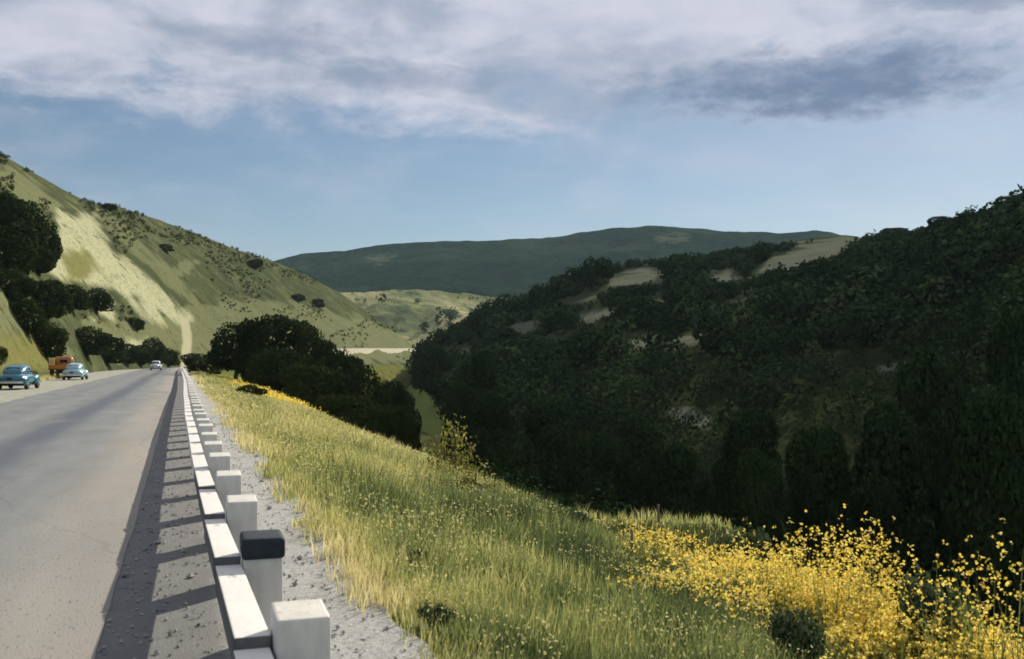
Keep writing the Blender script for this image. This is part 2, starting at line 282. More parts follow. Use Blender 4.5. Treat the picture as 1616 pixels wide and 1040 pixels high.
# ------------------------------------------------------------------ hills: foot line -> ridge line -> back foot, at their real distances
def poly_sd(px, py, poly):
    d = np.full(px.shape, 1e9); inside = np.zeros(px.shape, bool); n = len(poly)
    for i in range(n):
        ax_, ay = poly[i]; bx, by = poly[(i + 1) % n]; ex, ey = bx - ax_, by - ay
        t = np.clip(((px - ax_) * ex + (py - ay) * ey) / (ex * ex + ey * ey + 1e-9), 0, 1)
        d = np.minimum(d, np.hypot(px - ax_ - t * ex, py - ay - t * ey))
        c = ((ay > py) != (by > py)) & (px < (bx - ax_) * (py - ay) / (by - ay + 1e-12) + ax_); inside ^= c
    return np.where(inside, -d, d)
class Hill:
    def __init__(s, st, amp, nscale, seed, p=1.0, back=0.6, zb=-14):
        s.st = np.array(st, float); s.amp, s.ns, s.seed, s.p, s.back, s.zb = amp, nscale, seed, p, back, zb
    def at(s, u, q):
        u = np.asarray(u, float); q = np.asarray(q, float); S = s.st
        vr, tr, tf, zf = (np.interp(u, S[:, 0], S[:, k]) for k in (1, 2, 3, 4))
        bx, by, sl_ = bearing(u, vr); zr = EYE + sl_ * tr; f = np.clip(q, 0, 1); b = np.clip(q - 1, 0, 1)
        t = tf + (tr - tf) * f + b * s.back * tr; x, y = bx * t, by * t
        n = (fbm(x * s.ns, y * s.ns, s.seed, 5) - 0.5) * 2
        z = zf + (zr - zf) * f ** s.p + s.amp * n * (0.12 + np.sin(np.pi * np.clip(f, 0, 1)) * 0.88) * np.minimum(1, q * 6)
        z = z + s.amp * 0.10 * (fbm(x * s.ns * 7, y * s.ns * 7, s.seed + 9, 3) - 0.5) * 2 * np.minimum(1, q * 6)
        z = z - (zr - s.zb) * (b * b * (3 - 2 * b)); return np.stack([x, y, z], -1)
    def pixel(s, u, v):
        q = np.linspace(0.02, 1, 300); p = s.at(np.full(300, float(u)), q); pv = np.minimum.accumulate(project(p)[1])
        i = int(np.argmax(pv <= v)) if (pv <= v).any() else 299
        return p[i]
    def build(s, name, mat, nu, nq, pats=None):
        u = np.linspace(s.st[0, 0], s.st[-1, 0], nu); q = np.concatenate([np.linspace(0, 1, nq), np.linspace(1, 2, nq // 4)[1:]])
        U, Q = np.meshgrid(u, q); p = s.at(U, Q).reshape(-1, 3); at = {}
        pu, pv = project(p)
        for k, polys in (pats or {}).items():
            a = np.zeros(len(p)); wob_ = (fbm(p[:, 0] * 0.10 + p[:, 1] * 0.10, p[:, 2] * 0.16 + p[:, 0] * 0.05, 71, 5) - 0.5) * 30
            for poly in polys: a = np.maximum(a, sstep(-(poly_sd(pu, pv, poly) + wob_ * (0.12 if k == 'track' else 1)), -3 if k == 'track' else -11, 4 if k == 'track' else 11))
            at[k] = a * (Q.ravel() <= 1.0)
        return structure(link(name, np_mesh(name, p, grid_faces(len(q), nu), mat, at, True)))

#                    u     v_ridge t_ridge t_foot z_foot
left = Hill([(-520, 40, 210, 24, -0.5), (-300, 95, 250, 36, -0.5), (-120, 180, 290, 56, -0.5), (0, 241, 330, 80, -0.5), (60, 276, 350, 104, -0.5), (110, 304, 365, 130, -0.5),
             (150, 323, 380, 160, -0.5), (185, 326, 400, 190, -0.5), (240, 343, 430, 225, -0.5), (285, 360, 450, 262, -0.8), (330, 377, 475, 290, -1.5), (380, 396, 510, 310, -3), (430, 412, 545, 325, -5),
             (480, 432, 580, 345, -7), (540, 464, 620, 370, -9), (590, 500, 660, 400, -10), (630, 530, 690, 430, -11), (665, 553, 710, 460, -11.5), (720, 590, 730, 500, -12.5), (780, 625, 740, 540, -14)],
            3.2, 0.022, 101, 1.0, 0.5)
SCAR = [[(92, 334), (150, 340), (182, 396), (240, 440), (302, 500), (296, 512), (252, 500), (214, 470), (180, 462), (140, 446), (95, 440), (66, 424), (96, 396)],
        [(205, 470), (250, 480), (262, 512), (232, 505)], [(150, 468), (180, 470), (178, 500), (150, 505)],
        [(170, 535), (240, 540), (236, 556), (190, 556)]]
PALE = [[(262, 432), (288, 434), (322, 410), (300, 408)], [(300, 480), (420, 470), (560, 500), (640, 530), (700, 580), (520, 560), (330, 560), (250, 545), (230, 500)], [(140, 330), (175, 345), (260, 420), (330, 490), (300, 480), (200, 400)],
        [(0, 435), (60, 480), (120, 560), (-60, 600), (-100, 430)], [(0, 250), (70, 300), (120, 330), (60, 330), (0, 290)], [(110, 500), (250, 510), (280, 560), (180, 570)]]
left.build('hillside', 'hill_grass', 380, 210, {'track': [[(285, 500), (299, 500), (303, 540), (299, 582), (284, 582), (288, 540)]], 'scar': SCAR, 'pale': PALE, 'gold': [[(95, 400), (140, 395), (155, 430), (110, 445)], [(0, 520), (60, 540), (100, 580), (0, 600)]]})

right = Hill([(612, 649, 520, 430, -14), (640, 605, 470, 340, -14), (662, 565, 430, 230, -14), (700, 531, 410, 150, -14), (760, 501, 400, 128, -14), (860, 465, 390, 118, -14), (920, 434, 385, 114, -14), (960, 419, 380, 112, -14),
              (1050, 410, 375, 110, -14), (1130, 405, 385, 108, -14), (1190, 393, 400, 106, -14), (1240, 381, 405, 104, -14), (1320, 373, 400, 102, -14), (1390, 374, 380, 98, -14), (1450, 380, 340, 92, -14),
              (1500, 368, 300, 88, -14), (1560, 356, 270, 84, -14), (1616, 332, 255, 80, -14), (1750, 276, 240, 76, -14), (2000, 206, 230, 70, -14), (2400, 156, 230, 66, -14), (3000, 186, 260, 70, -14)],
             6.0, 0.016, 202, 0.92, 0.6)
CLEAR = [[(940, 462), (985, 430), (1020, 420), (1056, 432), (1040, 446), (985, 452)], [(880, 480), (930, 462), (960, 462), (905, 484)], [(940, 412), (1000, 404), (1100, 398), (1090, 408), (1000, 412), (950, 420)],
         [(1188, 436), (1220, 404), (1290, 382), (1340, 368), (1392, 364), (1370, 384), (1330, 402), (1262, 428)], [(1188, 396), (1205, 378), (1260, 372), (1330, 364), (1290, 376), (1215, 386)],
         [(1052, 652), (1075, 644), (1122, 662), (1118, 678), (1080, 668)], [(1035, 556), (1060, 536), (1105, 522), (1115, 532), (1070, 548)], [(1385, 580), (1440, 570), (1442, 576), (1390, 586)],
         [(905, 500), (960, 486), (985, 494), (930, 512)], [(1090, 440), (1150, 426), (1172, 436), (1120, 450)], [(985, 540), (1030, 520), (1040, 530), (1000, 552)], [(1140, 480), (1215, 462), (1222, 472), (1160, 490)], [(800, 520), (850, 506), (860, 514), (815, 530)],
         [(638, 614), (664, 602), (690, 636), (704, 700), (668, 730), (640, 700)],
         [(1000, 478), (1050, 470), (1050, 482), (1010, 488)], [(700, 552), (735, 550), (745, 566), (720, 562)]]
right.build('wooded_hill', 'wood_floor', 300, 120, {'pale': [c for c in CLEAR if c[0] != (638, 614)], 'green': [c for c in CLEAR if c[0] == (638, 614)], 'thin': [[(700, 530), (860, 462), (960, 416), (1200, 385), (1330, 372), (1300, 440), (1150, 500), (960, 560), (820, 580), (730, 570)]]})

valley = Hill([(420, 500, 1050, 700, -10), (480, 470, 1050, 700, -10), (540, 463, 1080, 720, -10), (590, 461, 1100, 740, -10), (650, 454, 1120, 760, -10), (700, 459, 1120, 760, -10), (760, 466, 1100, 760, -12), (830, 472, 1080, 740, -14),
               (920, 490, 1050, 720, -14), (1050, 560, 1000, 700, -14)], 20, 0.009, 303, 1.0, 0.25, -14)
valley.build('valley_slope', 'field', 160, 80)
far = Hill([(-400, 430, 2100, 1350, -14), (0, 450, 2200, 1350, -14), (300, 446, 2300, 1350, -14), (400, 424, 2300, 1350, -14), (435, 409, 2300, 1350, -14), (475, 398, 2300, 1350, -14), (530, 394, 2300, 1350, -14), (600, 386, 2300, 1350, -14), (680, 379, 2300, 1350, -14),
            (780, 380, 2300, 1350, -14), (870, 376, 2300, 1350, -14), (930, 366, 2300, 1350, -14), (990, 360, 2300, 1350, -14), (1040, 357, 2300, 1350, -14), (1095, 362, 2300, 1350, -14), (1160, 364, 2300, 1350, -14),
            (1230, 367, 2300, 1350, -14), (1285, 364, 2300, 1350, -14), (1340, 372, 2250, 1350, -14), (1480, 390, 2200, 1350, -14), (1700, 400, 2100, 1350, -14), (2200, 420, 2100, 1350, -14)], 38, 0.004, 404, 0.85, 0.4)
far.build('far_hill', 'far_woods', 420, 90, {'pale': [[(565, 412), (600, 402), (625, 404), (600, 416)], [(1030, 372), (1080, 368), (1090, 380), (1040, 384)]]})

# far stretch of the road on its pale bank, where it comes round the hill
pts = [left.pixel(u_, v_) for u_, v_ in ((520, 559), (545, 558), (580, 557), (620, 556), (650, 555), (672, 556))]
V, Fc = [], []
for i, p in enumerate(pts):
    h = np.array([p[0], p[1]]) / math.hypot(p[0], p[1])
    for off, dz_ in ((-8.0, -5.5), (-1.5, 2.0), (9, 2.2), (18, -2.5)): V.append((p[0] + h[0] * off, p[1] + h[1] * off, p[2] + dz_))
for i in range(len(pts) - 1):
    for k in range(3): a = i * 4 + k; Fc.append((a, a + 1, a + 5, a + 4))
structure(link('distant_road', np_mesh('distant_road', V, np.array(Fc), 'pale_dirt')))

# ------------------------------------------------------------------ leaf and tree builders
def leaf_cards(c, n, size, rg, elong=1.5):
    """diamond leaves at centres c with normals n; returns verts, quads"""
    k = len(c); n = n / (np.linalg.norm(n, axis=1, keepdims=True) + 1e-9)
    r = rg.normal(size=(k, 3)); t = np.cross(n, r); t /= np.linalg.norm(t, axis=1, keepdims=True) + 1e-9; b = np.cross(n, t)
    s = (size * rg.uniform(0.6, 1.4, k))[:, None] if np.ndim(size) == 0 else size[:, None]
    v = np.stack([c - t * s * elong * 0.5, c + b * s * 0.5, c + t * s * elong * 0.5 + n * s * 0.15, c - b * s * 0.5], 1)
    return v.reshape(-1, 3), np.arange(k * 4).reshape(k, 4)
def lobes_for(rg, kind):
    L = []
    if kind == 'oak':
        L.append((0, 0, 0.60, 0.40, 0.36)); n = 9
        for i in range(n):
            a = i * 2.4 + rg.uniform(-.4, .4); rr = rg.uniform(0.22, 0.36); z = rg.uniform(0.36, 0.80); L.append((rr * math.cos(a), rr * math.sin(a), z, rg.uniform(0.17, 0.27), rg.uniform(0.13, 0.22)))
    elif kind == 'tall':
        L.append((0, 0, 0.55, 0.30, 0.42)); n = 10
        for i in range(n):
            a = i * 2.4; z = 0.25 + 0.65 * i / n; rr = rg.uniform(0.14, 0.27) * (1.25 - z * 0.75); L.append((rr * math.cos(a), rr * math.sin(a), z, rg.uniform(0.14, 0.22), rg.uniform(0.10, 0.17)))
    else:                                          # bush, foliage to the ground
        L.append((0, 0, 0.45, 0.40, 0.45)); n = 8
        for i in range(n):
            a = i * 2.4 + rg.uniform(-.4, .4); rr = rg.uniform(0.18, 0.36); z = rg.uniform(0.15, 0.72); L.append((rr * math.cos(a), rr * math.sin(a), z, rg.uniform(0.16, 0.26), rg.uniform(0.15, 0.24)))
    return np.array(L)
def crown_mesh(name, seed, kind, n, leaf, mat, sparse=0.0):
    rg = np.random.default_rng(seed); L = lobes_for(rg, kind)
    wgt = L[:, 3] ** 2; idx = rg.choice(len(L), n, p=wgt / wgt.sum()); d = rg.normal(size=(n, 3)); d /= np.linalg.norm(d, axis=1, keepdims=True)
    r = rg.uniform(0.80 - 0.45 * sparse, 1.06, n) * (1 + 0.16 * (fbm(d[:, 0] * 3 + idx, d[:, 1] * 3 + d[:, 2] * 3, 6, 3) - 0.5) * 2)
    rad = np.stack([L[idx, 3], L[idx, 3], L[idx, 4]], 1); c = L[idx, :3] + d * rad * r[:, None]
    keep = c[:, 2] > 0.02
    if not sparse:
        for l in L:                                # drop leaves buried inside another lobe
            q = ((c[:, 0] - l[0]) / l[3]) ** 2 + ((c[:, 1] - l[1]) / l[3]) ** 2 + ((c[:, 2] - l[2]) / l[4]) ** 2; keep &= q > 0.45
    c, d, idx = c[keep], d[keep], idx[keep]
    nrm = d + rg.normal(size=c.shape) * 0.55; v, f = leaf_cards(c, nrm, leaf, rg)
    tint = np.clip(0.15 + 0.5 * rg.random(len(c)) + 0.35 * (hash2(idx, idx * 0, seed) - 0.3), 0, 1)
    return np_mesh(name, v, f, mat, {'tint': np.repeat(tint, 4)})
def tube(bm, pts, rads, seg=7):
    rings = []
    for i, p in enumerate(pts):
        p = Vector(p); d = (Vector(pts[min(i + 1, len(pts) - 1)]) - Vector(pts[max(i - 1, 0)])).normalized(); q = d.to_track_quat('Z', 'Y')
        rings.append([bm.verts.new(p + q @ Vector((rads[i] * math.cos(k * 2 * math.pi / seg), rads[i] * math.sin(k * 2 * math.pi / seg), 0))) for k in range(seg)])
    for a, b in zip(rings, rings[1:]):
        for k in range(seg): bm.faces.new((a[k], a[(k + 1) % seg], b[(k + 1) % seg], b[k]))
    bm.faces.new(rings[-1]); bm.faces.new(rings[0][::-1])
def bm_mesh(name, bm, mat, smooth=True):
    me = bpy.data.meshes.new(name); bmesh.ops.recalc_face_normals(bm, faces=bm.faces); bm.to_mesh(me); bm.free(); me.materials.append(MATS[mat])
    if smooth: me.polygons.foreach_set('use_smooth', [True] * len(me.polygons))
    return me
def trunk_mesh(seed, kind):
    rg = np.random.default_rng(seed); L = lobes_for(rg, kind); bm = bmesh.new()
    lean = 0.03; tube(bm, [(0, 0, -0.06), (0.005, 0, 0.03), (lean * .5, 0.01, 0.16), (lean, 0.01, 0.30), (lean, 0, 0.52), (0, 0, 0.72)], [0.062, 0.046, 0.036, 0.030, 0.020, 0.008])
    for l in L[1:]:
        z0 = 0.18 + 0.25 * float(rg.random()); e = Vector((l[0], l[1], l[2])); s0 = Vector((lean * .7, 0, z0)); m = s0.lerp(e, 0.5) + Vector((0, 0, 0.03)); tube(bm, [s0, m, e], [0.016, 0.011, 0.004], 5)
    return bm_mesh('trunk', bm, 'bark')
KINDS = {}
for kname, kind, n, leaf, mat, ks in (('oak', 'oak', 9000, 0.034, 'leaf_dark', (11, 12, 13)), ('tall', 'tall', 17000, 0.021, 'leaf_wood', (21, 22, 23)), ('hill', 'bush', 7000, 0.040, 'leaf_hill', (31, 32, 33)),
                                      ('bush', 'bush', 3600, 0.050, 'leaf_hill', (41, 42)), ('bright', 'bush', 700, 0.036, 'leaf_bright', (51,)), ('weed', 'bush', 1500, 0.050, 'leaf_weed', (61, 62))):
    KINDS[kname] = [(crown_mesh('crown', s, kind, n, leaf, mat, 0.8 if kname in ('bright', 'weed') else 0.0), trunk_mesh(s, kind)) for s in ks]
tcount = [0]
def tree(name, label, cat, kind, base, height, width, group=None):
    i = tcount[0]; tcount[0] += 1; cm, tm = KINDS[kind][i % len(KINDS[kind])]
    t = thing(name, label, cat, base, (i * 2.399) % 6.283, group)
    sx = width / 0.98
    for nm, me in (('crown', cm), ('trunk', tm)):
        o = link(nm, me, t); o.scale = (sx, sx, height / 0.97) if nm == 'crown' else (min(sx, height), min(sx, height), height)
    return t
def tree_px(name, label, cat, kind, u, vt, wpx, t, base=None, group=None, sink=0.0):
    """u, top row and width as they stand at distance t metres"""
    bx, by, s_ = bearing(u, vt); x, y = float(bx * t), float(by * t); zt = EYE + float(s_) * t
    z0 = float(ground_z(x, y)) if base is None else base; return tree(name, label, cat, kind, (x, y, z0 - sink), zt - z0 + sink, wpx * t / FPX * 0.97, group)
def tree_hill(H, name, label, cat, kind, u, vt, vb, wpx, group=None):
    p = H.pixel(u, vb); t = math.hypot(p[0], p[1]); zt = EYE + float(bearing(u, vt)[2]) * t
    return tree(name, label, cat, kind, (p[0], p[1], p[2] - 0.3), zt - p[2] + 0.3, wpx * t / FPX, group)

# oaks below the road, right of the guardrail
g = 'oaks in the row below the road'
for lab, u, vt, wp, t in (
    ('dark oak at the left end of the row, highest up beside the yellow grass', 372, 510, 84, 138),
    ('tallest dark oak of the row below the road, with a broad rounded top', 428, 497, 112, 132),
    ('dark round-headed oak just right of the tallest oak of the row', 494, 520, 76, 124),
    ('low dark oak in front of the tallest oak of the row', 440, 548, 110, 118),
    ('dark oak in the row whose crown meets the far pale road', 536, 552, 72, 116),
    ('broad dark oak in the middle of the row below the road', 498, 575, 104, 104),
    ('dark oak stepping down the row, right under the far pale road', 578, 578, 72, 108),
    ('dark oak near the lower end of the row, with the valley floor behind', 622, 602, 66, 112),
    ('dark oak low in the row above the grass brow, left of the last two', 555, 622, 104, 90),
    ('second to last dark oak at the lower end of the row', 606, 640, 84, 80),
    ('last dark oak at the lower right end of the row', 640, 640, 54, 78)):
    tree_px('oak_tree', lab, 'tree', 'oak', u, vt, wp, t, group=g)
tree_px('bush', 'small dark bush on the yellow grass at the left foot of the oak row', 'bush', 'bush', 392, 606, 50, 62)
tree_px('bush', 'low green bush alone in the grass slope right of the guardrail', 'bush', 'bush', 424, 664, 40, 36)
tree_px('bush', 'grey-green bush where the guardrail meets the hillside', 'bush', 'bush', 318, 556, 60, 150)

# trees on the hillside left of the road
g = 'trees on the hillside left of the road'
for lab, kind, u, vt, vb, wp in (
    ('big dark tree highest on the left hillside at the photo edge', 'hill', 4, 302, 376, 66), ('dark tree at the top of the upper grove, against the grass slope', 'hill', 38, 310, 400, 72), ('dark tree at the right edge of the upper grove, next to the pale scar', 'hill', 66, 338, 422, 60),
    ('dark tree filling the middle of the upper grove on the left hillside', 'hill', 18, 350, 438, 92), ('lowest dark tree of the upper grove on the left hillside', 'hill', 62, 384, 430, 54),
    ('dark tree at the left end of the band under the pale scar', 'hill', 22, 420, 476, 62), ('dark tree in the middle of the band under the pale scar', 'hill', 78, 438, 502, 66), ('small dark tree in the band under the scar, beside the last round one', 'hill', 116, 446, 488, 50), ('round dark tree at the right end of the band under the pale scar', 'hill', 154, 452, 490, 46),
    ('dark tree standing above the blue car, upper of two', 'hill', 46, 468, 526, 58), ('dark tree standing above the orange truck, lower of two', 'hill', 76, 504, 562, 60),
    ('dark tree at the left end of the roadside row', 'hill', 140, 512, 560, 60), ('second dark tree from the left in the roadside row', 'hill', 172, 528, 573, 56), ('dark tree in the middle of the roadside row', 'hill', 203, 540, 574, 48),
    ('dark tree above the approaching car in the roadside row', 'hill', 242, 530, 573, 40), ('small tree next to the last one in the roadside row', 'hill', 224, 544, 574, 40)):
    tree_hill(left, 'hillside_tree', lab, 'tree', kind, u, vt, vb, wp, g)
tree_hill(left, 'bush', 'small dark bush at the photo edge above the blue car', 'bush', 'bush', 2, 544, 574, 28)
tree_hill(left, 'bush', 'grey bush on the slope between the roadside trees and the pale track', 'bush', 'bush', 268, 548, 576, 34)
for lab, u, vt, vb, wp in (('small dark shrub on the skyline of the left hill', 172, 320, 332, 22), ('dark shrub on the far spur, left of two above the valley', 470, 463, 476, 24), ('dark shrub on the far spur, right of two above the valley', 502, 470, 484, 20), ('small shrub near the crest where the far hill begins', 402, 408, 424, 26),
                           ('small shrub in the middle of the upper left slope', 262, 384, 396, 22), ('little shrub on the mottled patch below the scar', 216, 500, 520, 28)):
    tree_hill(left, 'shrub', lab, 'shrub', 'bush', u, vt, vb, wp)

# big trees in the ravine on the right
g = 'big trees in the ravine'
for lab, u, vt, wp, t in (
    ('dark ravine tree just behind the lower left one', 752, 560, 110, 112), ('lower dark tree at the left edge of the ravine above the leafy sapling', 728, 606, 84, 88),
    ('dark ravine tree above the yellow-leaved sapling', 778, 622, 120, 82), ('dark tree at the brow right of the yellow-leaved sapling', 812, 690, 110, 62), ('broad dark ravine tree left of centre', 872, 630, 150, 84),
    ('dark ravine tree behind the left end of the grass bank', 930, 688, 130, 62), ('dark ravine tree below the pale clearing', 1006, 660, 140, 74), ('dark ravine tree behind the middle of the grass bank', 1075, 694, 140, 60),
    ('dark ravine tree right of the pale clearing', 1178, 650, 150, 72), ('dark ravine tree behind the right end of the grass bank', 1200, 716, 120, 52), ('dark ravine tree behind the tall mustard', 1290, 670, 160, 56),
    ('dark ravine tree between the two mustard clumps', 1400, 640, 170, 56), ('tall dark ravine tree left of the right-hand mustard', 1470, 560, 180, 66), ('dark ravine tree behind the right-hand mustard', 1560, 620, 180, 50), ('tallest dark ravine tree at the right edge of the photo', 1630, 500, 190, 62)):
    tree_px('ravine_tree', lab, 'tree', 'tall', u, vt, wp, t, group=g)
tree_hill(right, 'ravine_tree', 'leftmost big dark tree of the ravine, its top near the far road', 'tree', 'tall', 690, 546, 634, 82, g)
tree_hill(right, 'ravine_tree', 'dark tree touching the leftmost big one, over the pale clearing at its foot', 'tree', 'tall', 664, 566, 618, 40, g)
g = 'trees on the right skyline'
for lab, u, vt, vb, wp in (('round tree standing up on the right skyline', 1492, 342, 384, 72), ('small flat-topped tree on the skyline right of the round one', 1532, 340, 366, 42), ('tree on the skyline where it climbs to the photo edge', 1572, 328, 368, 54),
                           ('highest skyline tree at the right edge of the photo', 1614, 308, 350, 70), ('low tree on the skyline right of the pale clearing', 1408, 360, 384, 70)):
    tree_hill(right, 'skyline_tree', lab, 'tree', 'tall', u, vt, vb, wp, g)

# the wood on the right hill: one mass
def in_clear(pu, pv, pad=5):
    m = np.zeros(pu.shape, bool)
    for poly in CLEAR: m |= poly_sd(pu, pv, poly) < pad
    return m
def woods(name, H, n, urange, qmin, hgt, leaves, leaf, mat, reject=None, seed=5):
    rg = np.random.default_rng(seed); u = rg.uniform(*urange, n); q = np.sqrt(rg.uniform(qmin ** 2, 1.02 ** 2, n))
    if H is None:                                  # undergrowth on the ravine floor: distance instead of hill height
        t_ = rg.uniform(40, 125, n); bx_, by_, _ = bearing(u, np.full(n, 650.0)); q = q * 0; p = np.stack([bx_ * t_, by_ * t_, ground_z(bx_ * t_, by_ * t_)], 1); kk = p[:, 0] > 14.5; u, q, p = u[kk], q[kk], p[kk]; n = len(p)
    else: p = H.at(u, q)
    pu, pv = project(p); h = hgt * rg.uniform(0.40, 1.45, n) * (0.8 + 0.5 * fbm(p[:, 0] * 0.03, p[:, 1] * 0.03, 8, 2))
    h = np.where(q > 0.86, np.minimum(h, 2.6), h)
    k = np.ones(n, bool) if reject is None else ~reject(pu, pv - h * 0.4 * FPX / np.hypot(p[:, 0], p[:, 1])) & ~reject(pu, pv)
    p, h = p[k], h[k]; n = len(p); wd = h * rg.uniform(0.40, 0.62, n)
    d = rg.normal(size=(n, leaves, 3)); d /= np.linalg.norm(d, axis=2, keepdims=True); rr = rg.uniform(0.82, 1.08, (n, leaves, 1))
    lump = 1 + 0.25 * np.sin(d[..., :1] * 5 + rg.uniform(0, 6, (n, 1, 1))) * np.sin(d[..., 1:2] * 5 + d[..., 2:] * 4 + rg.uniform(0, 6, (n, 1, 1)))
    c = d * rr * lump * np.stack([wd, wd, h * 0.5], 1)[:, None, :]; c[..., 2] += (h * 0.5)[:, None]; c += p[:, None, :]
    nn = (d + rg.normal(size=d.shape) * 0.5).reshape(-1, 3); size = np.repeat(leaf * h * np.clip(np.hypot(p[:, 0], p[:, 1]) / 230, 0.5, 1), leaves) * rg.uniform(0.7, 1.3, n * leaves)
    v, f = leaf_cards(c.reshape(-1, 3), nn, size, rg, 1.4)
    tint = np.clip(np.repeat(rg.random(n) ** 1.5 * 0.75, leaves) + rg.random(n * leaves) * 0.35, 0, 1)
    return stuff(link(name, np_mesh(name, v, f, mat, {'tint': np.repeat(tint, 4)})))
woods('woodland', right, 5200, (655, 2150), 0.0, 4.6, 150, 0.135, 'leaf_wood', lambda a, b: in_clear(a, b) | ((poly_sd(a, b, [(690, 540), (860, 450), (960, 400), (1200, 370), (1340, 360), (1310, 440), (1150, 505), (960, 565), (820, 585), (730, 575)]) < 0) & (fbm(a * 0.022, b * 0.045, 79, 4) < 0.47)))
woods('brush', right, 3000, (690, 1340), 0.35, 1.9, 60, 0.20, 'leaf_wood', lambda a, b: in_clear(a, b, 2) | (poly_sd(a, b, [(690, 540), (860, 450), (960, 400), (1200, 370), (1340, 360), (1310, 440), (1150, 505), (960, 565), (820, 585), (730, 575)]) > 0), 17)
woods('undergrowth', None, 1500, (740, 1900), 0, 3.0, 300, 0.085, 'leaf_wood', None, 15)
woods('scrub', left, 5200, (-150, 700), 0.05, 0.75, 26, 0.32, 'leaf_scrub', lambda a, b: np.any([poly_sd(a, b, s_) < 4 for s_ in SCAR], axis=0) | (fbm(a * 0.02, b * 0.03, 77, 3) < 0.55), 6)
woods('valley_woods', valley, 300, (430, 900), 0.05, 6, 50, 0.22, 'leaf_hill', lambda a, b: fbm(a * 0.02, b * 0.05, 78, 3) < 0.52, 9)

# ------------------------------------------------------------------ grass and flowers
def blades(x, y, h, wd, tint, rg, lean=0.35):
    n = len(x); z = ground_z(x, y) - 0.02; a = rg.uniform(0, 6.283, n); la = rg.normal(0.6, 2.0, n); ln = h * lean * rg.uniform(0.1, 1.3, n)
    c, s_ = np.cos(a) * wd * 0.5, np.sin(a) * wd * 0.5; ox, oy = np.cos(la) * ln, np.sin(la) * ln; m = 0.55
    v = np.stack([np.stack([x - c, y - s_, z], 1), np.stack([x + c, y + s_, z], 1), np.stack([x + c * .8 + ox * .35, y + s_ * .8 + oy * .35, z + h * m], 1),
                  np.stack([x - c * .8 + ox * .35, y - s_ * .8 + oy * .35, z + h * m], 1), np.stack([x + ox, y + oy, z + h], 1)], 1).reshape(-1, 3)
    b = np.arange(n)[:, None] * 5
    return v, b + np.array([[0, 1, 2, 3]]), b + np.array([[3, 2, 4]]), np.repeat(tint, 5)
def grass_tint(x, y, rg):
    d = x - road_x(y); t = 0.37 + 1.05 * (fbm(x * 0.35, y * 0.22, 51, 4) - 0.5) + 0.95 * (fbm(x * 1.6, y * 1.2, 52, 3) - 0.5)
    t = t + 0.42 * (1 - sstep(d, 1.3, 2.3)) + 0.20 * sstep(y, 12, 45) - 0.24 * sstep(d, 2.8, 4.4) * (1 - sstep(y, 10, 22))
    return np.clip(t + rg.normal(0, 0.19, len(x)), 0, 1)
rg = np.random.default_rng(77); vs, q4, q3, tt, off = [], [], [], [], 0
for (d0, d1, y0, y1, n, h0, wd) in ((1.15, 9.5, 3.2, 9, 105000, 0.34, 0.010), (1.15, 10, 9, 16, 85000, 0.36, 0.014), (1.1, 10, 16, 32, 80000, 0.36, 0.022), (1.0, 10, 32, 70, 60000, 0.36, 0.045), (1.0, 13, 70, 170, 50000, 0.45, 0.10),
                                 (7.5, 22, 14, 45, 110000, 0.26, 0.022), (8, 60, 45, 200, 60000, 0.5, 0.12), (-14.5, -11.2, 20, 140, 24000, 0.35, 0.05), (1.25, 2.3, 3.2, 12, 26000, 0.30, 0.009)):
    d = rg.uniform(d0, d1, n); y = rg.uniform(y0, y1, n); x = d + road_x(y)
    dens = np.where(d > 0, np.maximum(sstep(d + 0.9 * (fbm(y * 0.9, d * 0.7, 55, 4) - 0.5), 1.1, 1.7), 0.0), 1.0) * np.where(fbm(x * 1.3, y * 1.3, 56, 3) > 0.40, 1, 0.30)
    if n == 26000: dens = sstep(d + 0.35 * (fbm(y * 2.1, d, 59, 3) - 0.5), 1.25, 1.75)
    k = rg.random(n) < dens; x, y, d = x[k], y[k], d[k]; n = len(x)
    h = h0 * (0.22 + 1.25 * rg.random(n) ** 1.7) * (0.55 + 0.9 * fbm(x * 0.8, y * 0.8, 57, 3)) * np.where(d > 0, 0.45 + 0.55 * sstep(d, 1.3, 2.6), 1)
    v, a, b, t = blades(x, y, h, wd * rg.uniform(0.6, 1.4, n), grass_tint(x, y, rg), rg); vs.append(v); q4.append(a + off); q3.append(b + off); tt.append(t); off += len(v)
stuff(link('grass', np_mesh('grass', np.concatenate(vs), [np.concatenate(q4), np.concatenate(q3)], 'grass_blade', {'tint': np.concatenate(tt)})))

# pale seed heads nodding over the grass
n = 40000; y = 4 + 66 * rg.random(n) ** 2.0; d = rg.uniform(1.5, 7.5, n); x = d + road_x(y); k = fbm(x * 0.8, y * 0.6, 58, 3) > 0.43; x, y = x[k], y[k]; n = len(x)
c = np.stack([x, y, ground_z(x, y) + rg.uniform(0.16, 0.46, n)], 1); v, f = leaf_cards(c, rg.normal(size=c.shape), 0.007 + 0.0009 * y, rg, 2.2)
stuff(link('seed_heads', np_mesh('seed_heads', v, f, 'grass_blade', {'tint': np.repeat(np.clip(rg.normal(0.78, 0.16, n), 0, 1), 4)})))

